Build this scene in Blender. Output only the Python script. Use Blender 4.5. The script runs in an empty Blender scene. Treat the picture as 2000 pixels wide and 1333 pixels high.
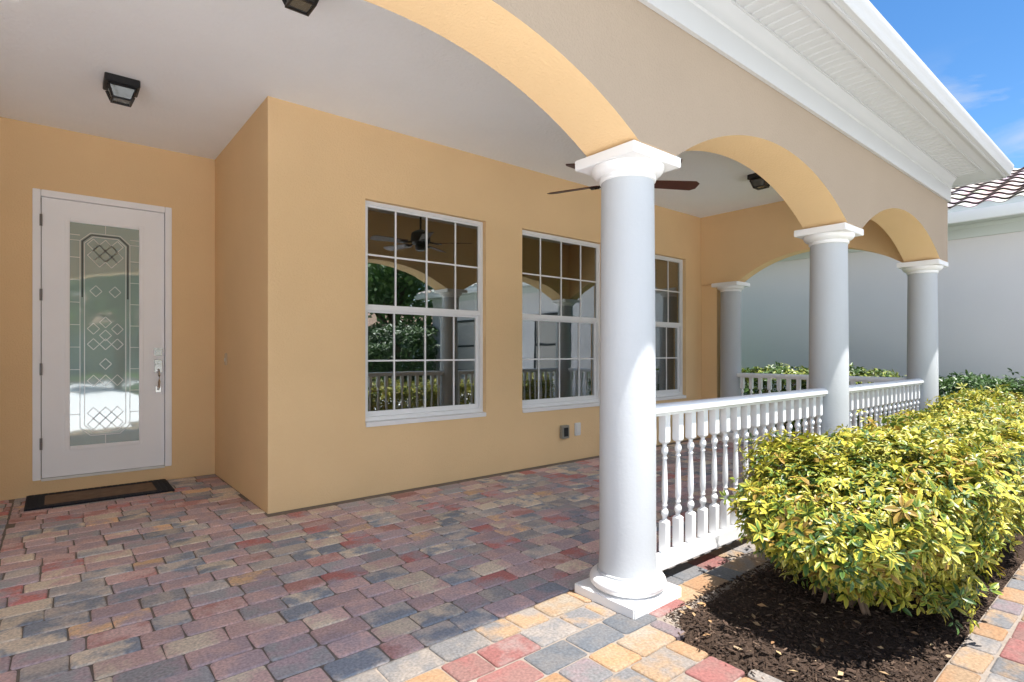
import bpy, bmesh, math, random
from mathutils import Vector, Matrix, noise as mnoise
random.seed(7)
SC = bpy.context.scene
COL = SC.collection
R = math.radians

# ------------------------------------------------------------------ helpers
class MB:
    def __init__(s):
        s.v = []; s.f = []; s.m = []; s.c = None
    def add(s, vs, fs, mi=0):
        n = len(s.v); s.v += [tuple(v) for v in vs]
        for f in fs:
            s.f.append(tuple(i + n for i in f)); s.m.append(mi)
    def box(s, x0, y0, z0, x1, y1, z1, mi=0):
        v = [(x0,y0,z0),(x1,y0,z0),(x1,y1,z0),(x0,y1,z0),(x0,y0,z1),(x1,y0,z1),(x1,y1,z1),(x0,y1,z1)]
        s.add(v, [(0,3,2,1),(4,5,6,7),(0,1,5,4),(1,2,6,5),(2,3,7,6),(3,0,4,7)], mi)
    def lathe(s, prof, c=(0,0,0), n=48, mi=0, caps=True):
        vs = []
        for r, z in prof:
            for k in range(n):
                a = 2*math.pi*k/n
                vs.append((c[0]+r*math.cos(a), c[1]+r*math.sin(a), c[2]+z))
        fs = []
        for i in range(len(prof)-1):
            for k in range(n):
                k2 = (k+1) % n
                fs.append((i*n+k, i*n+k2, (i+1)*n+k2, (i+1)*n+k))
        if caps:
            fs.append(tuple(range(n-1, -1, -1)))
            fs.append(tuple(range((len(prof)-1)*n, len(prof)*n)))
        s.add(vs, fs, mi)
    def loft(s, rings, mi=0, closed=True, caps=True):
        n = len(rings[0]); vs = [p for r in rings for p in r]; fs = []
        for i in range(len(rings)-1):
            for k in range(n if closed else n-1):
                k2 = (k+1) % n
                fs.append((i*n+k, i*n+k2, (i+1)*n+k2, (i+1)*n+k))
        if caps and closed:
            fs.append(tuple(range(n-1, -1, -1))); fs.append(tuple(range((len(rings)-1)*n, len(rings)*n)))
        s.add(vs, fs, mi)
    def tube(s, pts, rad, n=8, mi=0):
        pts = [Vector(p) for p in pts]; rings = []
        for i, p in enumerate(pts):
            d = (pts[min(i+1, len(pts)-1)] - pts[max(i-1, 0)]).normalized()
            u = d.cross(Vector((0,0,1)))
            if u.length < 1e-3: u = d.cross(Vector((1,0,0)))
            u.normalize(); w = d.cross(u)
            r = rad[i] if isinstance(rad, (list, tuple)) else rad
            rings.append([p + u*r*math.cos(2*math.pi*k/n) + w*r*math.sin(2*math.pi*k/n) for k in range(n)])
        s.loft(rings, mi)
    def profx(s, prof, x0, x1, mi=0, caps=True):      # (y,z) profile swept along x
        s.loft([[(x0, y, z) for y, z in prof], [(x1, y, z) for y, z in prof]], mi, True, caps)
    def profy(s, prof, y0, y1, mi=0, caps=True):      # (x,z) profile swept along y
        s.loft([[(x, y0, z) for x, z in prof], [(x, y1, z) for x, z in prof]], mi, True, caps)
    def bar(s, a, b, w, t, nrm=(0,1,0), mi=0):        # flat bar between two points
        a = Vector(a); b = Vector(b); d = (b-a).normalized(); nv = Vector(nrm)
        u = d.cross(nv).normalized()*w/2; nv = nv*t/2
        s.loft([[p+u+nv, p-u+nv, p-u-nv, p+u-nv] for p in (a, b)], mi)
    def build(s, name, mats, parent=None, bevel=0, smooth=False, colors=None, seg=2, merge=False):
        me = bpy.data.meshes.new(name)
        off = Vector(wloc(parent)) if parent else Vector((0,0,0))
        me.from_pydata([tuple(Vector(v)-off) for v in s.v], [], s.f)
        if not isinstance(mats, (list, tuple)): mats = [mats]
        for m in mats: me.materials.append(m)
        if len(mats) > 1: me.polygons.foreach_set('material_index', s.m)
        if colors:
            for nm, arr in colors.items():
                at = me.color_attributes.new(nm, 'FLOAT_COLOR', 'POINT')
                flat = [x for c in arr for x in (c[0], c[1], c[2], 1.0)]
                at.data.foreach_set('color', flat)
        if not colors:
            bm = bmesh.new(); bm.from_mesh(me)
            if merge: bmesh.ops.remove_doubles(bm, verts=bm.verts, dist=1e-5)
            bmesh.ops.recalc_face_normals(bm, faces=bm.faces)
            if bevel:
                es = [e for e in bm.edges if len(e.link_faces) == 2 and e.calc_face_angle(0) > R(35)]
                bmesh.ops.bevel(bm, geom=es, offset=bevel, segments=seg, affect='EDGES', clamp_overlap=True)
            bm.to_mesh(me); bm.free()
        if smooth:
            me.polygons.foreach_set('use_smooth', [True]*len(me.polygons))
            me.set_sharp_from_angle(angle=R(40))
        me.update()
        o = bpy.data.objects.new(name, me); COL.objects.link(o)
        if parent: o.parent = parent
        return o

def wloc(o):
    x = Vector((0,0,0))
    while o is not None:
        x += Vector(o.location); o = o.parent
    return x
def tag(o, label=None, cat=None, group=None, kind=None):
    if label: o['label'] = label
    if cat: o['category'] = cat
    if group: o['group'] = group
    if kind: o['kind'] = kind
    return o
def thing(name, label, cat, loc=(0,0,0), group=None, rz=0):
    o = bpy.data.objects.new(name, None); COL.objects.link(o)
    o.empty_display_size = 0.1
    o.location = loc; o.rotation_euler = (0,0,rz)
    return tag(o, label, cat, group)
def copy_tree(o, parent=None):
    c = o.copy(); COL.objects.link(c); c.parent = parent
    for ch in list(o.children): copy_tree(ch, c)
    return c

# ------------------------------------------------------------------ materials
def mat(name, col, rough=0.6, spec=0.4, metal=0.0, nscale=0, namt=0.0, bscale=0, bstr=0.0, bdist=0.01, detail=4, attr=None):
    m = bpy.data.materials.new(name); m.use_nodes = True
    nt = m.node_tree; b = nt.nodes['Principled BSDF']
    b.inputs['Roughness'].default_value = rough; b.inputs['Specular IOR Level'].default_value = spec
    b.inputs['Metallic'].default_value = metal
    b.inputs['Base Color'].default_value = (*col, 1)
    tc = nt.nodes.new('ShaderNodeTexCoord')
    if nscale:
        nz = nt.nodes.new('ShaderNodeTexNoise'); nz.inputs['Scale'].default_value = nscale; nz.inputs['Detail'].default_value = detail
        nt.links.new(tc.outputs['Object'], nz.inputs['Vector'])
        mx = nt.nodes.new('ShaderNodeMix'); mx.data_type = 'RGBA'
        mx.inputs['A'].default_value = (*[c*(1-namt) for c in col], 1)
        mx.inputs['B'].default_value = (*[min(1, c*(1+namt)) for c in col], 1)
        nt.links.new(nz.outputs['Fac'], mx.inputs['Factor'])
        nt.links.new(mx.outputs['Result'], b.inputs['Base Color'])
    if bscale:
        nb = nt.nodes.new('ShaderNodeTexNoise'); nb.inputs['Scale'].default_value = bscale; nb.inputs['Detail'].default_value = detail
        nt.links.new(tc.outputs['Object'], nb.inputs['Vector'])
        bp = nt.nodes.new('ShaderNodeBump'); bp.inputs['Strength'].default_value = bstr; bp.inputs['Distance'].default_value = bdist
        nt.links.new(nb.outputs['Fac'], bp.inputs['Height']); nt.links.new(bp.outputs['Normal'], b.inputs['Normal'])
    return m

M = {}
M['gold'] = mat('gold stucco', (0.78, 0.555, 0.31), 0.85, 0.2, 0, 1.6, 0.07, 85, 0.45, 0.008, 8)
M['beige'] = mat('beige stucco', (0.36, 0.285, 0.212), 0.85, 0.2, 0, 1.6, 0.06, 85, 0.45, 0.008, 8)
M['ceiling'] = mat('ceiling stucco', (0.87, 0.90, 0.935), 0.9, 0.15, 0, 3, 0.03, 38, 0.6, 0.010, 8)
M['white'] = mat('white paint', (0.80, 0.80, 0.80), 0.45, 0.4, 0, 8, 0.02, 60, 0.05, 0.003)
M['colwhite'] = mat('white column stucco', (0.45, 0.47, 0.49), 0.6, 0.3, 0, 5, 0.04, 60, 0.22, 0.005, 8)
M['trim'] = mat('white trim', (0.52, 0.525, 0.525), 0.5, 0.4, 0, 4, 0.02)
M['vinyl'] = mat('white vinyl', (0.80, 0.81, 0.82), 0.35, 0.45)
M['doorwhite'] = mat('door enamel', (0.88, 0.885, 0.90), 0.4, 0.4, 0, 6, 0.015, 25, 0.05, 0.004)
M['black'] = mat('black metal', (0.012, 0.012, 0.013), 0.45, 0.5)
M['chrome'] = mat('satin nickel', (0.62, 0.61, 0.60), 0.22, 0.5, 1.0)
M['steel'] = mat('dull steel', (0.25, 0.25, 0.25), 0.45, 0.5, 1.0)
M['came'] = mat('zinc came', (0.60, 0.62, 0.60), 0.35, 0.5, 0.6)
M['wood'] = mat('fan blade wood', (0.075, 0.022, 0.014), 0.4, 0.4, 0, 14, 0.3)
M['bronze'] = mat('dark bronze', (0.02, 0.014, 0.011), 0.4, 0.5, 0.5)
M['plastic'] = mat('white plastic', (0.72, 0.72, 0.70), 0.4, 0.4)
M['almond'] = mat('almond plastic', (0.55, 0.42, 0.28), 0.4, 0.4)
M['greybox'] = mat('grey weather box', (0.28, 0.27, 0.23), 0.5, 0.4)
M['darkslot'] = mat('slot', (0.03, 0.03, 0.03), 0.6, 0.2)
M['matborder'] = mat('mat rubber', (0.012, 0.014, 0.022), 0.7, 0.25, 0, 90, 0.5, 120, 0.6, 0.006)
M['matcentre'] = mat('mat coir', (0.20, 0.14, 0.10), 0.95, 0.1, 0, 12, 0.35, 200, 0.6, 0.006)
M['sand'] = mat('joint sand', (0.195, 0.165, 0.14), 0.95, 0.1, 0, 40, 0.3, 90, 0.4, 0.006)
M['mulch'] = mat('mulch soil', (0.045, 0.030, 0.022), 0.95, 0.1, 0, 60, 0.6, 55, 1.0, 0.03, 8)
M['lawn'] = mat('lawn', (0.07, 0.13, 0.03), 0.95, 0.1, 0, 1.3, 0.35, 60, 0.8, 0.03, 8)
M['asphalt'] = mat('asphalt', (0.06, 0.06, 0.06), 0.9, 0.2, 0, 30, 0.2, 120, 0.3, 0.01)
M['concrete'] = mat('concrete', (0.72, 0.72, 0.73), 0.9, 0.2, 0, 4, 0.12, 60, 0.2, 0.005)
M['bark'] = mat('bark', (0.10, 0.07, 0.05), 0.95, 0.1, 0, 12, 0.4, 20, 0.8, 0.03)
M['stem'] = mat('stem', (0.16, 0.11, 0.075), 0.9, 0.1, 0, 20, 0.35)
M['nwall'] = mat('grey stucco', (0.68, 0.645, 0.63), 0.9, 0.15, 0, 2, 0.03, 60, 0.3, 0.006)
M['nfrieze'] = mat('neighbour trim', (0.55, 0.58, 0.55), 0.6, 0.3)
M['farwall'] = mat('far stucco', (0.58, 0.52, 0.43), 0.9, 0.15, 0, 2, 0.04)
M['farroof'] = mat('far roof tile', (0.30, 0.20, 0.15), 0.85, 0.2, 0, 6, 0.3, 12, 0.6, 0.05)
M['frost'] = mat('lamp glass', (0.2, 0.19, 0.17), 0.3, 0.5)
M['roofpaint'] = mat('own roof', (0.42, 0.36, 0.32), 0.85, 0.2, 0, 5, 0.2)
M['room'] = mat('interior paint', (0.30, 0.27, 0.23), 0.8, 0.2)
M['curtain'] = mat('interior curtain', (0.45, 0.42, 0.38), 0.9, 0.1)
M['darkglass'] = mat('dark bevel glass', (0.085, 0.10, 0.10), 0.08, 0.6)
M['framedark'] = mat('dark window frame', (0.03, 0.035, 0.035), 0.5, 0.4)

def glass(name, tint, f0, rough=0.0, wav=0.0, diff=None):
    m = bpy.data.materials.new(name); m.use_nodes = True
    nt = m.node_tree; nt.nodes.clear()
    out = nt.nodes.new('ShaderNodeOutputMaterial'); mix = nt.nodes.new('ShaderNodeMixShader')
    tr = nt.nodes.new('ShaderNodeBsdfTransparent'); tr.inputs['Color'].default_value = (*tint, 1)
    gl = nt.nodes.new('ShaderNodeBsdfGlossy'); gl.inputs['Roughness'].default_value = rough
    gl.inputs['Color'].default_value = (0.93, 0.98, 0.98, 1)
    lw = nt.nodes.new('ShaderNodeLayerWeight'); lw.inputs['Blend'].default_value = 0.35
    mr = nt.nodes.new('ShaderNodeMapRange'); mr.inputs['To Min'].default_value = f0; mr.inputs['To Max'].default_value = 0.95
    nt.links.new(lw.outputs['Fresnel'], mr.inputs['Value'])
    nt.links.new(mr.outputs['Result'], mix.inputs['Fac'])
    base = tr
    if diff:
        df = nt.nodes.new('ShaderNodeBsdfDiffuse'); df.inputs['Color'].default_value = (*diff[:3], 1)
        m2 = nt.nodes.new('ShaderNodeMixShader'); m2.inputs['Fac'].default_value = diff[3]
        nt.links.new(tr.outputs[0], m2.inputs[1]); nt.links.new(df.outputs[0], m2.inputs[2]); base = m2
    nt.links.new(base.outputs[0], mix.inputs[1]); nt.links.new(gl.outputs[0], mix.inputs[2])
    nt.links.new(mix.outputs[0], out.inputs['Surface'])
    if wav:
        tc = nt.nodes.new('ShaderNodeTexCoord'); nz = nt.nodes.new('ShaderNodeTexNoise'); nz.inputs['Scale'].default_value = 2.2 if wav < 0.2 else 9
        bp = nt.nodes.new('ShaderNodeBump'); bp.inputs['Strength'].default_value = wav; bp.inputs['Distance'].default_value = 0.02
        nt.links.new(tc.outputs['Object'], nz.inputs['Vector']); nt.links.new(nz.outputs['Fac'], bp.inputs['Height'])
        nt.links.new(bp.outputs['Normal'], gl.inputs['Normal'])
    return m
M['glass'] = glass('window glass', (0.55, 0.60, 0.60), 0.30, 0.0, 0.03)
M['doorglass'] = glass('leaded door glass', (0.45, 0.5, 0.5), 0.24, 0.035, 0.10, (0.50, 0.66, 0.62, 0.72))
M['lampglass'] = glass('seeded lamp glass', (0.25, 0.245, 0.23), 0.03, 0.15, 0.3, (0.16, 0.155, 0.14, 0.5))

def paver_mat():
    m = bpy.data.materials.new('clay paver'); m.use_nodes = True
    nt = m.node_tree; b = nt.nodes['Principled BSDF']; b.inputs['Roughness'].default_value = 0.8; b.inputs['Specular IOR Level'].default_value = 0.3
    a1 = nt.nodes.new('ShaderNodeAttribute'); a1.attribute_name = 'ColA'
    a2 = nt.nodes.new('ShaderNodeAttribute'); a2.attribute_name = 'ColB'
    tc = nt.nodes.new('ShaderNodeTexCoord')
    nz = nt.nodes.new('ShaderNodeTexNoise'); nz.inputs['Scale'].default_value = 5.5; nz.inputs['Detail'].default_value = 5; nz.inputs['Roughness'].default_value = 0.62
    nt.links.new(tc.outputs['Object'], nz.inputs['Vector'])
    mr = nt.nodes.new('ShaderNodeMapRange'); mr.inputs['From Min'].default_value = 0.44; mr.inputs['From Max'].default_value = 0.58
    nt.links.new(nz.outputs['Fac'], mr.inputs['Value'])
    mx = nt.nodes.new('ShaderNodeMix'); mx.data_type = 'RGBA'
    nt.links.new(mr.outputs['Result'], mx.inputs['Factor']); nt.links.new(a1.outputs['Color'], mx.inputs['A']); nt.links.new(a2.outputs['Color'], mx.inputs['B'])
    n2 = nt.nodes.new('ShaderNodeTexNoise'); n2.inputs['Scale'].default_value = 85; n2.inputs['Detail'].default_value = 5
    nt.links.new(tc.outputs['Object'], n2.inputs['Vector'])
    m2 = nt.nodes.new('ShaderNodeMapRange'); m2.inputs['From Min'].default_value = 0.3; m2.inputs['From Max'].default_value = 0.7; m2.inputs['To Min'].default_value = 0.72; m2.inputs['To Max'].default_value = 1.22
    nt.links.new(n2.outputs['Fac'], m2.inputs['Value'])
    ml = nt.nodes.new('ShaderNodeMix'); ml.data_type = 'RGBA'; ml.blend_type = 'MULTIPLY'; ml.inputs['Factor'].default_value = 1
    nt.links.new(mx.outputs['Result'], ml.inputs['A']); nt.links.new(m2.outputs['Result'], ml.inputs['B'])
    nt.links.new(ml.outputs['Result'], b.inputs['Base Color'])
    bp = nt.nodes.new('ShaderNodeBump'); bp.inputs['Strength'].default_value = 0.35; bp.inputs['Distance'].default_value = 0.006
    nt.links.new(n2.outputs['Fac'], bp.inputs['Height']); nt.links.new(bp.outputs['Normal'], b.inputs['Normal'])
    return m
M['paver'] = paver_mat()

def attr_mat(name, rough=0.5, trans=0.25, spec=0.35, attr='Col'):
    m = bpy.data.materials.new(name); m.use_nodes = True
    nt = m.node_tree; b = nt.nodes['Principled BSDF']; out = nt.nodes['Material Output']
    b.inputs['Roughness'].default_value = rough; b.inputs['Specular IOR Level'].default_value = spec
    a = nt.nodes.new('ShaderNodeAttribute'); a.attribute_name = attr
    nt.links.new(a.outputs['Color'], b.inputs['Base Color'])
    if trans:
        t = nt.nodes.new('ShaderNodeBsdfTranslucent'); nt.links.new(a.outputs['Color'], t.inputs['Color'])
        mx = nt.nodes.new('ShaderNodeMixShader'); mx.inputs['Fac'].default_value = trans
        nt.links.new(b.outputs[0], mx.inputs[1]); nt.links.new(t.outputs[0], mx.inputs[2]); nt.links.new(mx.outputs[0], out.inputs['Surface'])
    return m
M['leaf'] = attr_mat('leaf', 0.42, 0.16, 0.35)
M['chip'] = attr_mat('bark chip', 0.9, 0, 0.15)
M['tile'] = attr_mat('roof tile', 0.75, 0, 0.25)

# ------------------------------------------------------------------ dimensions (metres)
WY, DY, RX = 4.43, 6.235, 1.25         # window wall, door wall, return wall
CZ = 3.18                              # porch ceiling
AF, AB = 1.592, 1.905                  # arcade front / back face
CY = 1.78                              # column line
COLX = [-2.76, -0.26, 2.23, 4.74, 7.25]
SPR, APX = 2.20, 2.515                 # arch springing and crown
SX0, SX1 = 7.22, 7.40                  # end arch inner / outer face
LW = -3.3                              # wall closing the porch beyond the frame

# ------------------------------------------------------------------ ground, paving
g = MB(); g.add([(-150,-150,-0.06),(150,-150,-0.06),(150,150,-0.06),(-150,150,-0.06)], [(0,1,2,3)])
tag(g.build('ground', M['lawn']), kind='structure')

RED=(0.31,0.125,0.115); RED2=(0.27,0.145,0.13); TAN=(0.42,0.285,0.175); CREAM=(0.40,0.34,0.27); GREY=(0.21,0.205,0.21)
CHAR=(0.155,0.170,0.195); MAUVE=(0.265,0.205,0.215); ROSE=(0.345,0.24,0.225); STONE=(0.32,0.28,0.25); ORANGE=(0.45,0.26,0.14)
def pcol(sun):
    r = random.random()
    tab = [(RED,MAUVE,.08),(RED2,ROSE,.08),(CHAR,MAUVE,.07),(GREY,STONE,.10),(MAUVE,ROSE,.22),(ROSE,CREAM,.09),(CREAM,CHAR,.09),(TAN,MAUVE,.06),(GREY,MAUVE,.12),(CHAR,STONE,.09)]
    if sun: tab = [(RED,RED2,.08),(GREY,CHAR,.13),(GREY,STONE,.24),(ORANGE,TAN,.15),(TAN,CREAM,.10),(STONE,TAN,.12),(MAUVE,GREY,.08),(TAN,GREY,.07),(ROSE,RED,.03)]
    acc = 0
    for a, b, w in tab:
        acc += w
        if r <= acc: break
    k = random.uniform(0.85, 1.15)*(0.52 if sun else 1.75)  # sunlit walkway pavers darkened, shaded porch pavers lightened, to even out the light
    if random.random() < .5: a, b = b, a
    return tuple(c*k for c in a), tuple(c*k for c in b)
def add_paver(mb, ca, cb, x0, y0, x1, y1, z=0.0, sun=False, gap=0.0028):
    x0 += gap; y0 += gap; x1 -= gap; y1 -= gap
    if x1-x0 < 0.03 or y1-y0 < 0.03: return
    j = lambda a=0.0032: random.uniform(-a, a)
    r = random.uniform(0.010, 0.021)
    pts = []
    for cx, cy, a0 in ((x1-r, y1-r, 0), (x0+r, y1-r, 90), (x0+r, y0+r, 180), (x1-r, y0+r, 270)):
        dx, dy = j(), j()
        for a in (0, 45, 90):
            pts.append((cx+dx+r*math.cos(R(a0+a)), cy+dy+r*math.sin(R(a0+a))))
    mx, my = (x0+x1)/2, (y0+y1)/2
    dz = z+random.uniform(-0.0018, 0.0018); tx, ty = random.uniform(-.008,.008), random.uniform(-.008,.008)
    zz = lambda x, y: dz+(x-mx)*tx+(y-my)*ty
    rings = []
    for ins, dn in ((0, 0.024), (0, 0.0065), (0.0025, 0.0024), (0.0080, 0.0)):
        sx = 1-2*ins/(x1-x0); sy = 1-2*ins/(y1-y0)
        rings.append([(mx+(x-mx)*sx, my+(y-my)*sy, zz(x,y)-dn) for x, y in pts])
    n = len(mb.v)
    k = len(pts)
    vs = [p for rg in rings for p in rg]
    fs = []
    for i in range(3):
        for q in range(k):
            q2 = (q+1) % k; fs.append((i*k+q, i*k+q2, (i+1)*k+q2, (i+1)*k+q))
    fs.append(tuple(range(3*k, 4*k)))
    mb.add(vs, fs)
    A, B = pcol(sun)
    ca += [A]*len(vs); cb += [B]*len(vs)
def lay(mb, ca, cb, x0, x1, y0, y1, pitch, lens, sun, cut=None):
    y = y0
    while y < y1-0.02:
        ye = min(y+pitch, y1)
        x = x0-random.uniform(0, 0.2)
        while x < x1-0.01:
            L = random.choice(lens); xe = min(x+L, x1)
            xs = max(x, x0)
            if xe-xs > 0.03:
                s, e = xs, xe
                if cut:
                    q = cut((y+ye)/2, s, e)
                    if q is None: x += L; continue
                    s, e = q
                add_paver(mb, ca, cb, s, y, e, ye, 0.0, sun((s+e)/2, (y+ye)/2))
            x += L
        y = ye
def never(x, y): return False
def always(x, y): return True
pv = MB(); pa = []; pb = []
def porch_cut(y, s, e):
    if y > WY-0.03 and s > RX-0.02: return None
    if y > WY-0.03 and e > RX: e = RX-0.002
    return (s, e) if e-s > 0.04 else None
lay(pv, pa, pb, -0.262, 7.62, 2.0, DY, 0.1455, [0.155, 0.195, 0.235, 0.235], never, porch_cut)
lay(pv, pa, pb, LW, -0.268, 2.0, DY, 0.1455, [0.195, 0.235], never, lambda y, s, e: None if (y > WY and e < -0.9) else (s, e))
pob = pv.build('porch_floor', M['paver'], colors={'ColA': pa, 'ColB': pb}); tag(pob, kind='structure')
b = MB(); b.box(LW, 1.41, -0.055, 7.64, DY, -0.0065); tag(b.build('porch_base', M['sand']), kind='structure')

wv = MB(); wa = []; wb = []
def bed_edge(y):                      # x where the mulch starts
    return 2.02 + 0.10*min(1, max(0, (y-0.6)/0.9)) + 0.05*math.sin(y*9)
def walk_cut(y, s, e):
    if 0.60 < y < 1.53:
        lim = bed_edge(y)
        if s > lim-0.03: return None
        e = min(e, lim)
    return (s, e)
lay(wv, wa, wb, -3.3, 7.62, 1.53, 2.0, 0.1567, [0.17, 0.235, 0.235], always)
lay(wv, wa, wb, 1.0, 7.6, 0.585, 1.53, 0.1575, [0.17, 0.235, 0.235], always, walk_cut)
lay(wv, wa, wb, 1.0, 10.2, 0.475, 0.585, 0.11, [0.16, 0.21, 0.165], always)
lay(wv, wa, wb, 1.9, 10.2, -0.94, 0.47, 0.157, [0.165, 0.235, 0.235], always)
tag(wv.build('walkway', M['paver'], colors={'ColA': wa, 'ColB': wb}), kind='structure')
b = MB(); b.box(1.9, -0.95, -0.055, 10.2, 0.586, -0.0065); b.box(1.0, 0.586, -0.055, 2.0, 1.41, -0.0065)
tag(b.build('walkway_base', M['sand']), kind='structure')
b = MB(); b.box(-12, -14, -0.055, 1.895, 0.474, -0.004); b.box(-12, 0.474, -0.055, 0.995, 1.409, -0.004); b.box(-12, 1.409, -0.055, LW-0.001, 1.59, -0.004); b.box(1.895, -5.0, -0.055, 10.2, -0.951, -0.004); tag(b.build('driveway', M['concrete']), kind='structure')  # concrete widened out of view, up to the porch, to bounce light inside
b = MB(); b.box(-90, -22, -0.055, 90, -15, -0.03); tag(b.build('road', M['asphalt']), kind='structure')
b = MB(); b.box(-90, -15, -0.055, 90, -14.02, 0.02); tag(b.build('pavement', M['concrete']), kind='structure')

# mulch bed
mu = MB(); nx, ny = 150, 30
X0, X1, Y0, Y1 = 1.9, 8.6, 0.575, 1.54
def mz(x, y):
    ed = min(1, max(0, (x-bed_edge(y))/0.10))*min(1, max(0, (y-0.585)/0.08))*min(1, max(0, (1.53-y)/0.08))
    return -0.03 + ed*(0.045 + 0.035*mnoise.noise(Vector((x*2.2, y*2.2, 0))) + 0.018*mnoise.noise(Vector((x*11, y*11, 3))))
vs = []; fs = []
for i in range(nx+1):
    for k in range(ny+1):
        x = X0+(X1-X0)*i/nx; y = Y0+(Y1-Y0)*k/ny
        vs.append((x, y, mz(x, y)))
for i in range(nx):
    for k in range(ny):
        a = i*(ny+1)+k; fs.append((a, a+ny+1, a+ny+2, a+1))
mu.add(vs, fs)
tag(mu.build('mulch_bed', M['mulch'], smooth=True), kind='structure')
ch = MB(); cc = []
def chip(x, y, z, L, W, T, col):
    a = random.uniform(0, 6.283); d = Vector((math.cos(a), math.sin(a), random.uniform(-.35,.35))).normalized()
    u = d.cross(Vector((random.uniform(-.5,.5), random.uniform(-.5,.5), 1))).normalized(); w = d.cross(u)
    p = Vector((x, y, z)); rings = []
    for t, s in ((-1, random.uniform(.3,.8)), (0, 1), (1, random.uniform(.2,.7))):
        q = p+d*L*t/2
        rings.append([q+u*W*s/2, q+w*T/2*s, q-u*W*s/2, q-w*T/2*s])
    n0 = len(ch.v); ch.loft(rings); cc.extend([col]*(len(ch.v)-n0))
for i in range(16000):
    x = random.uniform(2.0, 4.3) if i < 12500 else random.uniform(4.0, 8.0)
    y = random.uniform(0.585, 1.53)
    if x < bed_edge(y)+random.gauss(0.0, 0.025): continue
    k = random.random()
    col = (0.030,0.020,0.015) if k < .6 else (0.050,0.032,0.023) if k < .91 else (0.085,0.057,0.04) if k < .985 else (0.19,0.14,0.09)
    f = random.uniform(.7, 1.3); L = random.uniform(0.006, 0.020) if random.random() < .8 else random.uniform(0.018, 0.038)
    chip(x, y, max(mz(x, y), 0.0)+random.uniform(0, 0.012), L, L*random.uniform(.2,.5), random.uniform(.003,.008), tuple(c*f*1.2 for c in col))
tag(ch.build('bark_mulch', M['chip'], colors={'Col': cc}), 'loose dark brown bark mulch spread under the yellow green hedge', 'mulch', kind='stuff')

# ------------------------------------------------------------------ the house
house = thing('house', 'golden stucco house with an arched porch, white columns and a glazed white door', 'house', (3, 5, 0))
w = MB()
WIN = [2.04, 3.805, 5.55]; WW, WZ0, WZ1 = 1.285, 0.62, 2.54
def wallx(mb, x0, x1, z0, z1, y0, y1, holes):
    xs = sorted(holes); cx = x0
    for hx0, hx1, hz0, hz1 in xs:
        mb.box(cx, y0, z0, hx0, y1, z1); mb.box(hx0, y0, z0, hx1, y1, hz0) if hz0 > z0 else None
        mb.box(hx0, y0, hz1, hx1, y1, z1); cx = hx1
    mb.box(cx, y0, z0, x1, y1, z1)
wallx(w, RX+0.2, SX1+0.0, -0.05, CZ+0.1, WY, WY+0.2, [(x, x+WW, WZ0, WZ1) for x in WIN])
w.box(RX, WY, -0.05, RX+0.2, DY+0.2, CZ+0.1)
tag(w.build('wall', M['gold'], house), 'golden stucco wall with three sash windows')
w = MB(); DX0, DX1, DZ0, DZ1 = -0.149, 0.872, 0.13, 2.625
wallx(w, -1.1, RX, -0.05, CZ+0.1, DY, DY+0.2, [(DX0, DX1, DZ0, DZ1)])
tag(w.build('wall', M['gold'], house), 'golden stucco wall around the entrance door')
w = MB(); w.box(LW-0.2, 1.92, -0.05, LW, WY, CZ+0.1); w.box(LW-0.2, WY, -0.05, -0.9, WY+0.2, CZ+0.1); w.box(-1.1, WY+0.2, -0.05, -0.9, DY, CZ+0.1)
w.build('wall', M['gold'], house)
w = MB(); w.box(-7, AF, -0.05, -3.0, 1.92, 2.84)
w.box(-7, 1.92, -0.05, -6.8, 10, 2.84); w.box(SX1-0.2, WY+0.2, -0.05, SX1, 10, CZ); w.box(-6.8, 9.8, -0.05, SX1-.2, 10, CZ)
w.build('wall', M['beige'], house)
c = MB(); c.box(LW, AB, CZ, SX0, WY, CZ+0.06); c.box(-0.9, WY, CZ, RX, DY, CZ+0.06)
c.build('ceiling', M['ceiling'], house)
room = MB(); room.box(RX+0.25, WY+0.24, 0.02, SX1-0.25, 8.6, 2.9)
room.box(-0.9, DY+0.24, 0.1, RX-0.05, 9.2, 2.9)
ro = room.build('interior', M['room'], house)
cu = MB()
for x in WIN:
    for sx in (x-0.12, x+WW-0.16):
        pr = [(sx+0.28*k/24, WY+0.36+0.022*math.sin(k*1.55)) for k in range(25)]
        cu.loft([[(px, py, 0.05), (px, py+0.006, 0.05), (px, py+0.006, 2.7), (px, py, 2.7)] for px, py in pr])
cu.build('curtain', M['curtain'], house, smooth=True)

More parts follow.
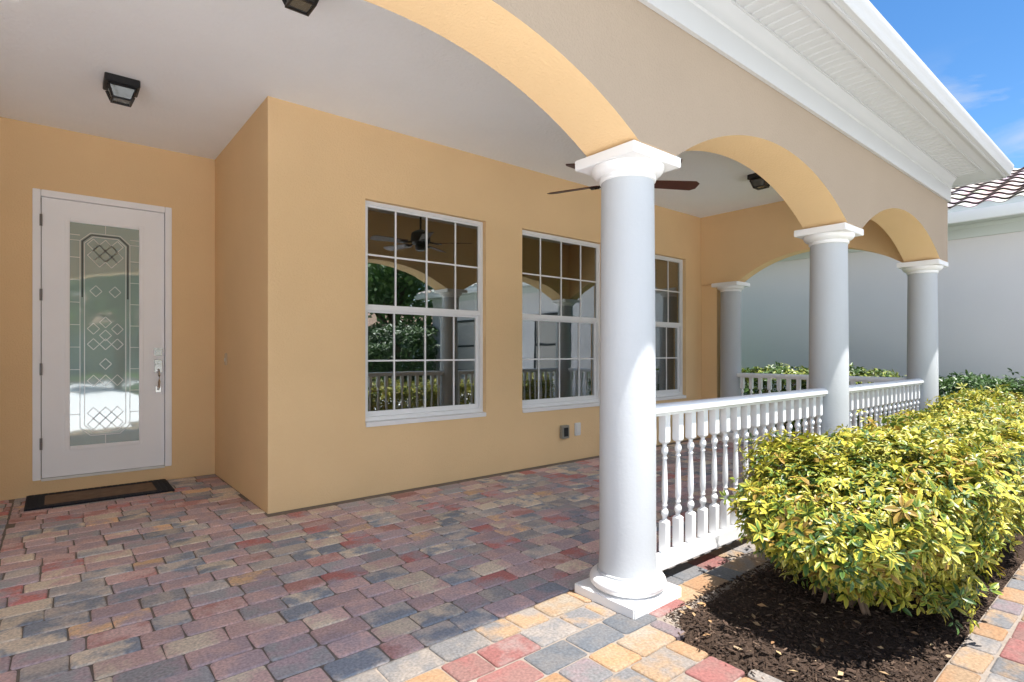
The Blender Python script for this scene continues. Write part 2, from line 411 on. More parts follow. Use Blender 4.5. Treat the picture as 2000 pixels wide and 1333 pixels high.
# arcade: three arches carried on columns
def arch_z(t, half, rise):
    Rr = (half*half+rise*rise)/(2*rise)
    return SPR+rise-Rr+math.sqrt(max(0, Rr*Rr-t*t))
def arcade(mb, along, f0, f1, lo, hi, piers, top, front_mi, back_mi, axis):
    xs = [lo]
    spans = []
    for a, b_ in zip(piers[:-1], piers[1:]):
        spans.append((a+0.15, b_-0.15))
    for a, b_ in spans:
        n = 40; xs += [a+(b_-a)*k/n for k in range(n+1)]
    xs += [hi]
    def zl(x):
        for a, b_ in spans:
            if a-1e-6 <= x <= b_+1e-6: return arch_z(x-(a+b_)/2, (b_-a)/2, APX-SPR)
        return SPR
    P = (lambda x, f, z: (x, f, z)) if axis == 'x' else (lambda x, f, z: (f, x, z))
    n0 = 0
    for x, x2 in zip(xs[:-1], xs[1:]):
        z, z2 = zl(x), zl(x2)
        mb.add([P(x,f0,z), P(x2,f0,z2), P(x2,f0,top), P(x,f0,top)], [(0,1,2,3)], front_mi)
        mb.add([P(x,f1,z), P(x2,f1,z2), P(x2,f1,top), P(x,f1,top)], [(3,2,1,0)], back_mi)
        mb.add([P(x,f0,z), P(x2,f0,z2), P(x2,f1,z2), P(x,f1,z)], [(3,2,1,0)], back_mi)
    mb.add([P(lo,f0,SPR), P(lo,f1,SPR), P(lo,f1,top), P(lo,f0,top)], [(0,1,2,3)], front_mi)
    mb.add([P(hi,f0,SPR), P(hi,f1,SPR), P(hi,f1,top), P(hi,f0,top)], [(3,2,1,0)], front_mi)
    mb.add([P(lo,f0,top), P(hi,f0,top), P(hi,f1,top), P(lo,f1,top)], [(0,1,2,3)], back_mi)
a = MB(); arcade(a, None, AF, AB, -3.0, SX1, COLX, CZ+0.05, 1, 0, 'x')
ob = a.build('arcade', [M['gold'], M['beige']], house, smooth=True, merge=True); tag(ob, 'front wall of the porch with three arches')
COL4Y = 4.02
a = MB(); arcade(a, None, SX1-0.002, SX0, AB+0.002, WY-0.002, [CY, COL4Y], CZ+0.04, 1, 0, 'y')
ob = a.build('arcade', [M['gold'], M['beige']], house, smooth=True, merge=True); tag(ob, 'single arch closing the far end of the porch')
# pier behind the half engaged far column
p = MB(); p.box(SX0+0.02, COL4Y+0.17, -0.05, SX1-0.01, WY-0.003, SPR-0.002); p.build('pier', M['gold'], house)

# columns
SH = []
for i in range(25):
    t = i/24; z = 0.135+t*(2.085-0.135)
    r = 0.1405-0.0095*max(0, (t-0.25)/0.75)**1.5
    SH.append((r, z))
shaft = [(0.152, 0.120), (0.152, 0.132), (0.1455, 0.136)]+SH[1:]
def build_column():
    m = MB(); m.lathe(shaft, n=64)
    col = m.build('column', M['colwhite'], house, smooth=True)
    m = MB(); m.box(-0.19, -0.19, -0.01, 0.19, 0.19, 0.048); m.build('plinth', M['white'], col, bevel=0.005)
    m = MB(); m.lathe([(0.150,0.049)]+[(0.150+0.040*math.cos(R(q)), 0.085+0.036*math.sin(R(q))) for q in range(-80, 91, 17)]+[(0.147,0.121)], n=64)
    m.build('base_ring', M['white'], col, smooth=True)
    m = MB(); m.box(-0.188, -0.188, 2.148, 0.188, 0.188, SPR-0.001); m.build('abacus', M['white'], col, bevel=0.004)
    m = MB(); m.lathe([(0.1325,2.075),(0.139,2.078),(0.142,2.086),(0.139,2.094)]+[(0.139+0.042*math.sin(R(q)), 2.147-0.045*math.cos(R(q))) for q in range(0, 91, 15)], n=64)
    m.build('echinus', M['white'], col, smooth=True)
    return col
c0 = build_column()
for i, (x, y) in enumerate([(COLX[0], CY), (COLX[1], CY), (COLX[2], CY), (COLX[3], CY), (COLX[4], CY), (SX0+0.09, COL4Y)]):
    c_ = c0 if i == 0 else copy_tree(c0, house)
    off = Vector((x, y, 0))-Vector(house.location)
    # mesh coordinates of the parts were written relative to the house origin
    c_.location = Vector((x, y, 0))
    tag(c_, ['white column at the closed end of the porch', 'white column at the near end of the porch', 'white column beside the mulch bed', 'white column between the two porch railings', 'white corner column of the porch', 'white column against the end wall'][i], None, 'round white porch columns')

# cornice: frieze, crown, soffit, fascia, gutter
EX = 7.80; EL = -7.2
f = MB(); fr = [(AF+0.002,2.845),(AF-0.024,2.845),(AF-0.024,2.985),(AF-0.034,2.992),(AF-0.036,3.02),(AF-0.046,3.05),(AF-0.064,3.072),(AF-0.072,3.10),(AF+0.002,3.10)]
f.profx(fr, EL, SX1+0.026)
f.profy([(SX1-0.002+(AF+0.002-y), z) for y, z in fr], AF+0.004, 9.8)
f.build('frieze', M['trim'], house, smooth=True)
s = MB()
YS0, YS1, YS2 = 1.195, 1.305, AF-0.068
x = -3.0
while x < 7.36:                       # vented strip: grooved panels
    s.add([(x,YS1,3.1),(x+0.056,YS1,3.1),(x+0.056,YS2,3.1),(x,YS2,3.1)], [(0,1,2,3)])
    s.add([(x+0.056,YS1,3.1),(x+0.062,YS1,3.107),(x+0.062,YS2,3.107),(x+0.056,YS2,3.1)], [(0,1,2,3)])
    s.add([(x+0.062,YS1,3.107),(x+0.082,YS1,3.107),(x+0.082,YS2,3.107),(x+0.062,YS2,3.107)], [(0,1,2,3)])
    s.add([(x+0.082,YS1,3.107),(x+0.088,YS1,3.1),(x+0.088,YS2,3.1),(x+0.082,YS2,3.107)], [(0,1,2,3)])
    x += 0.088
xe = x
s.add([(xe,YS1,3.1),(EX-0.02,YS1,3.1),(EX-0.02,YS2,3.1),(xe,YS2,3.1)], [(0,1,2,3)])
s.add([(EL,YS0,3.1),(EX-0.02,YS0,3.1),(EX-0.02,YS1,3.1),(EL,YS1,3.1)], [(0,1,2,3)])
s.add([(EL,YS1,3.1),(-3.0,YS1,3.1),(-3.0,YS2,3.1),(EL,YS2,3.1)], [(0,1,2,3)])
s.add([(SX1+0.07,YS2,3.1),(EX-0.02,YS2,3.1),(EX-0.02,10.2,3.1),(SX1+0.07,10.2,3.1)], [(0,1,2,3)])
s.box(EL, YS1-0.012, 3.092, EX-0.3, YS1+0.006, 3.0995); s.box(EL, YS2-0.010, 3.088, SX1+0.05, YS2+0.004, 3.0995)
s.build('soffit', M['trim'], house)
f = MB(); f.box(EL, 1.172, 3.078, EX, 1.194, 3.20); f.box(EX-0.02, 1.1945, 3.078, EX, 10.2, 3.20)
f.build('fascia', M['trim'], house, bevel=0.003)
gt = MB(); gp = [(1.171,3.092),(1.140,3.092),(1.134,3.10),(1.132,3.125),(1.122,3.145),(1.112,3.165),(1.110,3.195),(1.122,3.197),(1.122,3.190),(1.171,3.190)]
gt.profx(gp, EL, EX-0.03); gt.build('gutter', M['trim'], house, smooth=True)
rf = MB(); ry = 6.5; rz = 3.20+0.42*(ry-1.13)
rf.add([(EL,1.13,3.205),(EX+0.02,1.13,3.205),(EX+0.02,11.2,3.205),(EL,11.2,3.205),(-2,ry,rz-.2),(3.0,ry,rz-.2)], [(0,1,5,4),(1,2,5),(2,3,4,5),(3,0,4),(3,2,1,0)])
rf.build('roof', M['roofpaint'], house)

# windows (built at the lower corner of the opening, y = 0 on the wall face)
def build_window():
    D0, D1, fw = 0.045, 0.115, 0.034; Hh = WZ1-WZ0; mid = 0.985
    m = MB()
    for x0, x1, z0, z1 in ((0.002, fw, 0.002, Hh-0.002), (WW-fw, WW-0.002, 0.002, Hh-0.002), (fw, WW-fw, 0.002, fw+0.01), (fw, WW-fw, Hh-fw, Hh-0.002)):
        m.box(x0, D0, z0, x1, D1, z1)
    win = m.build('window', M['vinyl'], None, bevel=0.003)
    m = MB()                                               # upper sash
    m.box(fw, 0.056, mid-0.012, WW-fw, 0.083, mid+0.038)
    for x0, x1 in ((fw, fw+0.016), (WW-fw-0.016, WW-fw)): m.box(x0, 0.058, mid+0.038, x1, 0.083, Hh-fw)
    m.box(fw+0.016, 0.058, Hh-fw-0.016, WW-fw-0.016, 0.083, Hh-fw)
    m.build('sash', M['vinyl'], win, bevel=0.002)
    m = MB()                                               # lower sash
    m.box(fw, 0.085, mid-0.03, WW-fw, 0.11, mid+0.02)
    for x0, x1 in ((fw, fw+0.03), (WW-fw-0.03, WW-fw)): m.box(x0, 0.085, fw+0.01, x1, 0.11, mid-0.03)
    m.box(fw+0.03, 0.083, fw+0.01, WW-fw-0.03, 0.11, fw+0.055)
    m.build('sash', M['vinyl'], win, bevel=0.002)
    for (xa, xb, za, zb, yy) in ((fw+0.016, WW-fw-0.016, mid+0.038, Hh-fw-0.016, 0.071), (fw+0.03, WW-fw-0.03, fw+0.055, mid-0.03, 0.098)):
        m = MB(); m.box(xa, yy, za, xb, yy+0.004, zb); m.build('pane', M['glass'], win)
        m = MB(); t = 0.0075
        for k in (1, 2, 3):
            xx = WW*k/4; m.box(xx-t, yy-0.007, za, xx+t, yy-0.001, zb)
        zz = (za+zb)/2+0.01
        for k in range(4):
            xl = xa if k == 0 else WW*k/4+t; xr = xb if k == 3 else WW*(k+1)/4-t
            m.box(xl, yy-0.007, zz-t, xr, yy-0.001, zz+t)
        m.build('muntin', M['vinyl'], win)
    m = MB(); m.loft([[(x, -0.014, -0.033), (x, -0.0005, -0.033), (x, -0.0005, 0.0025), (x, 0.0445, 0.0025), (x, 0.0445, 0.012), (x, -0.014, 0.004)] for x in (0.0025, WW-0.0025)])
    m.build('sill', M['white'], win, bevel=0.003)
    return win
w0 = build_window()
for i, x in enumerate(WIN):
    w_ = w0 if i == 0 else copy_tree(w0)
    w_.parent = house
    w_.location = Vector((x, WY, WZ0))-Vector(house.location)
    tag(w_, None, None, 'white sash windows on the porch')

# entrance door
d = MB(); bw = 0.056
for x0, x1, z0, z1 in ((DX0, DX0+bw, DZ0, DZ1), (DX1-bw, DX1, DZ0, DZ1), (DX0+bw, DX1-bw, DZ1-bw, DZ1)):
    d.box(x0+0.001, DY-0.018, z0, x1-0.001, DY+0.09, z1)
PX0, PX1, PZ0, PZ1 = DX0+bw+0.004, DX1-bw-0.004, DZ0+0.012, DZ1-bw-0.004
GX0, GX1, GZ0, GZ1 = 0.097, 0.615, 0.393, 2.385
door = MB()
for x0, x1, z0, z1 in ((PX0, GX0, PZ0, PZ1), (GX1, PX1, PZ0, PZ1), (GX0, GX1, PZ0, GZ0), (GX0, GX1, GZ1, PZ1)):
    door.box(x0, DY+0.012, z0, x1, DY+0.056, z1)
do = door.build('front_door', M['doorwhite'], house); tag(do, 'white entrance door with a tall leaded glass panel')
d.build('door_frame', M['doorwhite'], do, bevel=0.004)
th = MB(); th.box(DX0+bw, DY-0.012, DZ0-0.012, DX1-bw, DY+0.1, DZ0+0.008); th.build('threshold', M['plastic'], do, bevel=0.003)
tr = MB(); q = 0.034
for i_, (x0, x1, z0, z1) in enumerate(((GX0-q, GX0+0.004, GZ0-q, GZ1+q), (GX1-0.004, GX1+q, GZ0-q, GZ1+q), (GX0+0.004, GX1-0.004, GZ0-q, GZ0+0.004), (GX0+0.004, GX1-0.004, GZ1-0.004, GZ1+q))):
    tr.box(x0, DY-0.001, z0, x1, DY+0.03, z1)
tr.build('glass_moulding', M['doorwhite'], do, bevel=0.006, seg=3)
gg = MB(); gg.box(GX0+0.004, DY+0.022, GZ0+0.004, GX1-0.004, DY+0.028, GZ1-0.004); gg.build('glass', M['doorglass'], do)
gy = DY+0.019
cm = MB(); ln = []
cxm = (GX0+GX1)/2
ix0, ix1 = GX0+0.075, GX1-0.075; jx0, jx1 = ix0+0.032, ix1-0.032
zt, zb_ = GZ1-0.085, GZ0+0.085
def octo(x0, x1, z0, z1, k):
    pts = [(x0+k,z0),(x1-k,z0),(x1,z0+k),(x1,z1-k),(x1-k,z1),(x0+k,z1),(x0,z1-k),(x0,z0+k)]
    return list(zip(pts, pts[1:]+pts[:1]))
ln += octo(ix0, ix1, zb_, zt, 0.075); ln += octo(jx0, jx1, zb_+0.032, zt-0.032, 0.062)
for z in [GZ0+0.28+0.2*k for k in range(9)]:
    ln += [((GX0+0.004, z), (ix0, z)), ((ix1, z), (GX1-0.004, z))]
ln += [((cxm, zt), (cxm, GZ1)), ((cxm, zb_), (cxm, GZ0)), ((GX0+.004, zt-.075), (ix0, zt-.075)), ((ix1, zt-.075), (GX1-.004, zt-.075))]
def diamond(cx, cz, w_, h_): return [((cx-w_,cz),(cx,cz+h_)),((cx,cz+h_),(cx+w_,cz)),((cx+w_,cz),(cx,cz-h_)),((cx,cz-h_),(cx-w_,cz))]
dw, dh = 0.044, 0.05
for row, cz in ((0, zt-0.10), (1, zt-0.15), (0, zt-0.20), (1, zt-0.25)):
    for k in ((-1, 0, 1) if row == 0 else (-.5, .5)): ln += diamond(cxm+k*2*dw, cz, dw, dh)
for cz, ks in ((1.78, (-.8, .8)), (1.50, (0,)), (1.44, (-1, 1)), (1.38, (0,)), (1.30, (-1, 0, 1)), (1.12, (0,)), (0.97, (-1, 0, 1))): 
    for k in ks: ln += diamond(cxm+k*2*dw, cz, dw, dh)
for row, cz in ((0, zb_+0.10), (1, zb_+0.15), (0, zb_+0.20)):
    for k in ((-1, 0, 1) if row == 0 else (-.5, .5)): ln += diamond(cxm+k*2*dw, cz, dw, dh)
for (p0, p1) in ln: cm.bar((p0[0], gy, p0[1]), (p1[0], gy, p1[1]), 0.0055, 0.004)
cm.build('came', M['came'], do)
bv = MB()
bv.box(ix0+0.010, gy+0.0006, 1.72, jx0-0.009, gy+0.002, zt-0.08); bv.box(jx1+0.009, gy+0.0006, 1.72, ix1-0.010, gy+0.002, zt-0.08)
bv.box(ix0+0.08, gy+0.0006, zt-0.023, ix1-0.08, gy+0.002, zt-0.010)
for s_ in (-1, 1):
    xc = cxm+s_*((ix1-ix0)/2-0.046); bv.bar((xc-s_*0.033, gy+0.0013, zt-0.018), (xc+s_*0.031, gy+0.0013, zt-0.083), 0.013, 0.0014)
bv.build('bevel_glass', M['darkglass'], do)
for z in (0.44, 1.08, 1.72, 2.36):
    h = MB(); h.box(PX0-0.013, DY-0.0225, z-0.05, PX0+0.006, DY-0.0185, z+0.05); h.lathe([(0.007,-0.05),(0.007,0.05)], (PX0-0.003, DY-0.026, z), 12)
    h.build('hinge', M['steel'], do)
hx = 0.762
k = MB(); k.box(hx-0.034, DY-0.003, 1.195, hx+0.034, DY+0.012, 1.265); k.lathe([(0.0,0),(0.024,0.0),(0.022,0.018),(0.0,0.02)], (0,0,0), 20)
k2 = MB(); k2.box(hx-0.034, DY-0.006, 1.195, hx+0.034, DY+0.0115, 1.265); k2.box(hx-0.022, DY-0.016, 1.207, hx+0.022, DY-0.0055, 1.253)
k2.build('deadbolt', M['chrome'], do, bevel=0.004)
hd = MB(); hd.box(hx-0.03, DY-0.006, 1.035, hx+0.03, DY+0.0115, 1.155); hd.box(hx-0.022, DY-0.006, 0.845, hx+0.022, DY+0.0115, 0.905)
hd.tube([(hx, DY-0.004, 1.06), (hx, DY-0.035, 1.05), (hx+0.001, DY-0.058, 1.01), (hx, DY-0.06, 0.95), (hx, DY-0.045, 0.895), (hx, DY-0.004, 0.875)], [0.011,0.010,0.0095,0.011,0.009,0.010], 12)
hd.tube([(hx-0.001, DY-0.004, 1.105), (hx-0.001, DY-0.045, 1.108)], [0.014, 0.012], 14); hd.box(hx-0.024, DY-0.054, 1.096, hx+0.02, DY-0.046, 1.113)
hd.build('handle', M['chrome'], do, smooth=True)

# ------------------------------------------------------------------ railings
def baluster_mesh():
    m = MB(); s = 0.0215
    z0, z1, z2, z3 = 0.138, 0.312, 0.735, 0.888
    m.box(-s, -s, z0, s, s, z1-0.006); m.box(-s, -s, z2+0.006, s, s, z3)
    m.loft([[(sx*s*q, sy*s*q, z) for sx, sy in ((-1,-1),(1,-1),(1,1),(-1,1))] for q, z in ((1, z1-0.006), (0.68, z1+0.004))], caps=False)
    m.loft([[(sx*s*q, sy*s*q, z) for sx, sy in ((-1,-1),(1,-1),(1,1),(-1,1))] for q, z in ((0.68, z2-0.004), (1, z2+0.006))], caps=False)
    pr = [(0.0140,z1+0.003),(0.013,z1+0.012),(0.0125,z1+0.02),(0.0185,z1+0.032),(0.0205,z1+0.044),(0.0185,z1+0.056),(0.0120,z1+0.066),(0.0115,z1+0.074),
          (0.0155,z1+0.084),(0.0120,z1+0.094),(0.0160,z1+0.115),(0.0172,z1+0.15),(0.0165,z1+0.20),(0.0140,z1+0.27),(0.0115,z2-0.092),(0.0150,z2-0.084),(0.0115,z2-0.074),(0.0115,z2-0.066),(0.0180,z2-0.056),(0.0195,z2-0.044),(0.0180,z2-0.032),(0.0120,z2-0.02),(0.0125,z2-0.012),(0.0140,z2-0.003)]
    m.lathe(pr, n=16)
    return m
def railing(name, label, loc, L, rz, n, group):
    t = thing(name, label, 'railing', (0,0,0), group)
    m = MB(); m.profx([(-0.045,0.905),(-0.045,0.925),(-0.036,0.938),(-0.016,0.947),(0.016,0.947),(0.036,0.938),(0.045,0.925),(0.045,0.905),(0.028,0.903),(0.028,0.886),(-0.028,0.886),(-0.028,0.903)], 0, L)
    m.build('top_rail', M['vinyl'], t, smooth=True)
    m = MB(); m.box(0, -0.026, 0.058, L, 0.026, 0.140); m.build('bottom_rail', M['vinyl'], t, bevel=0.006)
    global BAL
    for k in range(n):
        if BAL is None:
            o = baluster_mesh().build('baluster', M['vinyl'], t, smooth=True); BAL = o.data
        else:
            o = bpy.data.objects.new('baluster', BAL); COL.objects.link(o); o.parent = t
        o.location = (L*(k+0.5)/n, 0, 0)
    t.location = loc; t.rotation_euler = (0,0,rz)
    return t
BAL = None
GR = 'white balustrades between the porch columns'
railing('railing', 'white railing of turned balusters directly behind the near end of the yellow hedge', (COLX[2]+0.128, CY, 0), COLX[3]-COLX[2]-0.256, 0, 18, GR)
railing('railing', 'white railing of turned balusters between the middle column and the porch corner column', (COLX[3]+0.128, CY, 0), COLX[4]-COLX[3]-0.256, 0, 18, GR)
railing('railing', 'white railing closing the end of the porch under the single side arch', (SX0+0.06, CY+0.128, 0), COL4Y-CY-0.256, R(90), 16, GR)

# ------------------------------------------------------------------ ceiling lamps, fan
def build_lamp():
    t = thing('ceiling_lamp', 'x', 'lamp', (0,0,0), 'black lantern lamps on the porch ceiling')
    m = MB(); m.box(-0.104,-0.104,-0.052,0.104,0.104,-0.0005); m.box(-0.085,-0.085,-0.066,0.085,0.085,-0.0522)
    m.build('base', M['black'], t, bevel=0.004)
    m = MB(); zt_, zb2, a, b_ = -0.066, -0.140, 0.082, 0.056
    for sx in (-1, 1):
        for sy in (-1, 1): m.bar((sx*a, sy*a, zt_), (sx*b_, sy*b_, zb2), 0.013, 0.013, (0.7,0.7,0.0) if sx == sy else (0.7,-0.7,0))
    for s_ in (-1, 1):
        m.box(-b_-.006, s_*b_-0.006, zb2-0.008, b_+.006, s_*b_+0.006, zb2+0.004); m.box(s_*b_-0.006, -b_+.006, zb2-0.0078, s_*b_+0.006, b_-.006, zb2+0.0038)
    m.build('cage', M['black'], t)
    m = MB(); e = 0.004
    m.loft([[(sx*(q-e), sy*(q-e), z) for sx, sy in ((-1,-1),(1,-1),(1,1),(-1,1))] for q, z in ((a, zt_-0.001), (b_, zb2))])
    m.build('glass', M['lampglass'], t)
    m = MB(); m.lathe([(0.012,-0.07),(0.014,-0.09),(0.024,-0.105),(0.026,-0.118),(0.018,-0.13),(0.004,-0.136)], n=16); m.build('bulb', M['frost'], t, smooth=True)
    return t
l0 = build_lamp()
LL = [(0.37, 4.87, 'black square lantern lamp on the ceiling above the entrance door'), (0.99, 2.93, 'black square lantern lamp on the ceiling beside the near arch, cut by the picture edge'), (5.97, 2.93, 'black square lantern lamp on the ceiling behind the middle arch, near the fan')]
for i, (x, y, lb) in enumerate(LL):
    o = l0 if i == 0 else copy_tree(l0)
    o.location = (x, y, CZ); o['label'] = lb

fan = thing('ceiling_fan', 'dark ceiling fan with reddish brown blades, mostly hidden by the nearest column', 'fan', (3.555, 2.895, CZ))
m = MB(); m.lathe([(0.07,0),(0.07,-0.02),(0.035,-0.07),(0.018,-0.08)], (3.555,2.895,CZ-0.0005), 24); m.build('canopy', M['bronze'], fan, smooth=True)
m = MB(); m.lathe([(0.013,-0.08),(0.013,-0.42)], (3.555,2.895,CZ), 14); m.build('downrod', M['bronze'], fan, smooth=True)
m = MB(); m.lathe([(0.02,-0.40),(0.07,-0.42),(0.115,-0.45),(0.125,-0.49),(0.125,-0.55),(0.10,-0.59),(0.07,-0.60),(0.065,-0.65),(0.05,-0.67),(0.01,-0.675)], (3.555,2.895,CZ), 32); m.build('motor', M['bronze'], fan, smooth=True)
def blade_mesh():
    rings = []
    for t in [k/12 for k in range(13)]:
        x = 0.19+t*0.46; hw = 0.055+0.017*t
        if t > 0.9: hw *= math.sqrt(max(0.12, 1-((t-0.9)/0.1)**2*0.7))
        tl = math.tan(R(12))
        rings.append([(x, -hw, hw*tl+0.003), (x, hw, -hw*tl+0.003), (x, hw, -hw*tl-0.003), (x, -hw, hw*tl-0.003)])
    m = MB(); m.loft(rings); return m
bl0 = None
for k in range(5):
    an = R(112+72*k)
    if bl0 is None:
        bm_ = blade_mesh(); bo = bm_.build('blade', M['wood'], None, bevel=0.0015); bl0 = bo
        br = MB(); br.tube([(0.10,0,0.012),(0.16,0,0.0),(0.23,0,-0.012)], [0.014,0.010,0.012], 8); br.box(0.20,-0.028,-0.014,0.27,0.028,-0.0065)
        brk = br.build('blade_bracket', M['bronze'], bo)
    else: bo = copy_tree(bl0)
    bo.parent = fan; bo.location = (0, 0, -0.575); bo.rotation_euler = (0, 0, an)

# ------------------------------------------------------------------ small fittings
t = thing('outlet_box', 'grey weatherproof outlet box low on the golden wall under the middle window', 'outlet', (4.41, WY, 0.335))
m = MB(); m.box(4.352, WY-0.05, 0.262, 4.468, WY-0.0005, 0.408); m.build('cover', M['greybox'], t, bevel=0.006)
m = MB(); m.box(4.375, WY-0.056, 0.285, 4.445, WY-0.0505, 0.385); m.build('flap', M['darkslot'], t, bevel=0.003)
t = thing('wall_plate', 'blank white wall plate beside the grey outlet box', 'outlet cover', (4.635, WY, 0.345))
m = MB(); m.box(4.588, WY-0.022, 0.272, 4.682, WY-0.0005, 0.418); m.build('plate', M['plastic'], t, bevel=0.006)
m = MB(); m.box(4.605, WY-0.026, 0.295, 4.665, WY-0.0225, 0.395); m.build('lid', M['plastic'], t, bevel=0.002)
t = thing('doorbell', 'small pale doorbell button on the golden return wall beside the door', 'doorbell', (RX, 5.73, 1.165))
m = MB(); m.box(RX-0.016, 5.705, 1.105, RX-0.0005, 5.755, 1.22); m.build('housing', M['almond'], t, bevel=0.005)
m = MB(); m.box(RX-0.021, 5.718, 1.14, RX-0.0165, 5.742, 1.175); m.build('button', M['plastic'], t, bevel=0.003)

t = thing('doormat', 'dark bordered doormat with a brown centre lying before the white entrance door', 'doormat', (0.315, 5.93, 0))
mx0, mx1, my0, my1 = -0.185, 0.815, 5.655, 6.20
m = MB()
m.box(mx0, my0, 0.003, mx1, my0+0.095, 0.014); m.box(mx0, my1-0.075, 0.003, mx1, my1, 0.014)
m.box(mx0, my0+0.095, 0.003, mx0+0.12, my1-0.075, 0.014); m.box(mx1-0.12, my0+0.095, 0.003, mx1, my1-0.075, 0.014)
for k in range(22):                                    # moulded blocks in the border
    xx = mx0+0.012+k*(mx1-mx0-0.02)/22
    for yy in (my0+0.012, my0+0.052, my1-0.062, my1-0.032): m.box(xx, yy, 0.0141, xx+0.034, yy+0.026, 0.0165)
for k in range(9):
    yy = my0+0.105+k*0.041
    for xx in (mx0+0.012, mx0+0.050, mx0+0.087, mx1-0.115, mx1-0.078, mx1-0.040): m.box(xx, yy, 0.0141, xx+0.028, yy+0.03, 0.0165)
m.build('border', M['matborder'], t)
m = MB(); m.box(mx0+0.1205, my0+0.0955, 0.003, mx1-0.1205, my1-0.0755, 0.0125); m.build('centre', M['matcentre'], t)

# ------------------------------------------------------------------ shrubs
def leaf_whorl(mb, cols, p, d, n, L, pal):
    d = d.normalized(); u = d.cross(Vector((0.31, 0.17, 0.93)))
    if u.length < 1e-3: u = Vector((1,0,0))
    u.normalize(); w = d.cross(u); a0 = random.uniform(0, 6.28)
    c1, c2 = pal()
    for k in range(n):
        a = a0+6.283*k/n+random.uniform(-.4,.4)
        r = (u*math.cos(a)+w*math.sin(a))
        droop = random.uniform(0.05, 0.6)
        ax = (r*1.0+d*(0.5-droop)+Vector((random.gauss(0,.28), random.gauss(0,.28), random.gauss(0,.28)))).normalized(); sd = ax.cross(d).normalized(); up = sd.cross(ax)
        l = L*random.uniform(.55,1.3); hw = l*random.uniform(.15,.21); s0 = p+r*L*0.12
        g_ = -l*random.uniform(0.05,0.2)
        pts = [s0, s0+ax*l*.38-sd*hw+up*hw*.35, s0+ax*l*.40, s0+ax*l*.38+sd*hw+up*hw*.35,
               s0+ax*l*.74-sd*hw*.8+up*(hw*.3+g_*.4), s0+ax*l*.76+up*g_*.4, s0+ax*l*.74+sd*hw*.8+up*(hw*.3+g_*.4), s0+ax*l+up*g_]
        mb.add(pts, [(0,2,1),(0,3,2),(1,2,5,4),(2,3,6,5),(4,5,7),(5,6,7)])
        v = random.uniform(.82,1.18)
        v *= 0.66; C1 = tuple(c*v for c in c1); C2 = tuple(c*v for c in c2)
        cols += [C2, C2 if random.random() < .3 else C1, C2, C1, C1, C2, C1, C1]
def pal_var():
    r = random.random()
    YEL=(0.66,0.53,0.065); LIM=(0.42,0.45,0.05); GRN=(0.10,0.19,0.03); DGR=(0.045,0.10,0.025); OLD=(0.50,0.33,0.06); PAL=(0.66,0.60,0.18)
    if r < .30: return YEL, LIM
    if r < .55: return YEL, GRN
    if r < .70: return LIM, GRN
    if r < .78: return PAL, LIM
    if r < .93: return GRN, DGR
    return OLD, (0.30,0.19,0.04)
def pal_var2():
    r = random.random()
    if r < .45: return (0.45,0.44,0.09), (0.10,0.19,0.03)
    return (0.09,0.17,0.035), (0.05,0.10,0.02)
def pal_grn():
    v = random.uniform(.7,1.2)
    return ((0.075*v,0.16*v,0.035*v), (0.04*v,0.09*v,0.02*v)) if random.random() < .8 else ((0.16,0.26,0.07), (0.08,0.16,0.03))
def shrub_meshes(a, b_, h, n, L, pal, seed, base=0.10, pw=2.6, leaflets=7, slope=0.0):
    random.seed(seed)
    mb = MB(); cols = []
    ph = random.uniform(0, 50)
    for i in range(n):
        th_ = random.uniform(0, 6.283); fz = random.random()
        # superellipse footprint, flat clipped top, sides drawn in towards the ground
        top = random.random() < 0.42
        ct, st = math.cos(th_), math.sin(th_)
        rr = (abs(ct)**pw+abs(st)**pw)**(-1/pw)
        if top:
            q = math.sqrt(random.random())*0.97; z = h*(1-0.10*q**4)
            nrm = Vector((ct*0.35*q, st*0.35*q, 1))
        else:
            z = base+(h-base)*(fz**0.8); q = (0.80+0.20*min(1, (z-base)/(h*0.45)))*(1.0 if z < h*.8 else 1-0.10*((z-h*.8)/(h*.2))**2)
            if slope:                          # undercut at the open end, full to the ground along the path
                uc = min(1, max(0, -ct*1.25))**1.5; q *= (1-0.66*uc*(1-min(1, (z-base)/(h*.62)))**1.2)
                if st < -0.3 and ct > -0.25: q = max(q, 0.95 if z < h*.8 else q)
            nrm = Vector((ct, st, 0.35+0.4*fz))
        x, y = a*rr*ct*q, b_*rr*st*q
        lump = mnoise.noise(Vector((x*2.6+ph, y*2.6, z*2.6)))*0.10+mnoise.noise(Vector((x*7+ph, y*7, z*7)))*0.05
        dep = random.random()**1.7*0.16
        nn = nrm.normalized()
        p = Vector((x, y, z))+nn*(lump-dep)+Vector((random.gauss(0,.015), random.gauss(0,.015), random.gauss(0,.015)))
        if slope: p.z *= 1-slope*min(1, max(0, (-p.x/a-0.05)/0.95))**1.2
        if random.random() < 0.045: p += nn*random.uniform(0.03,0.11)
        if p.z < 0.05: continue
        d = (nn+Vector((random.gauss(0,.35), random.gauss(0,.35), random.gauss(0.15,.3))))
        leaf_whorl(mb, cols, p, d, leaflets, L*random.uniform(.7,1.15), pal)
    st_ = MB()
    for i in range(44 if slope else 26):
        an = random.uniform(0, 6.283); q = random.uniform(0.2, 0.85)
        x0 = random.uniform(-.35,.35)*a; y0 = random.uniform(-.35,.35)*b_
        x1, y1 = a*q*math.cos(an), b_*q*math.sin(an); z1 = h*random.uniform(.55,.9)
        mx_ = (x0+(x1-x0)*.45+random.uniform(-.04,.04), y0+(y1-y0)*.45+random.uniform(-.04,.04), z1*.5)
        st_.tube([(x0,y0,-0.02), ((x0*2+mx_[0])/3, (y0*2+mx_[1])/3, z1*.22), mx_, (x1,y1,z1)], [.011,.010,.008,.005], 6)
    return mb, cols, st_
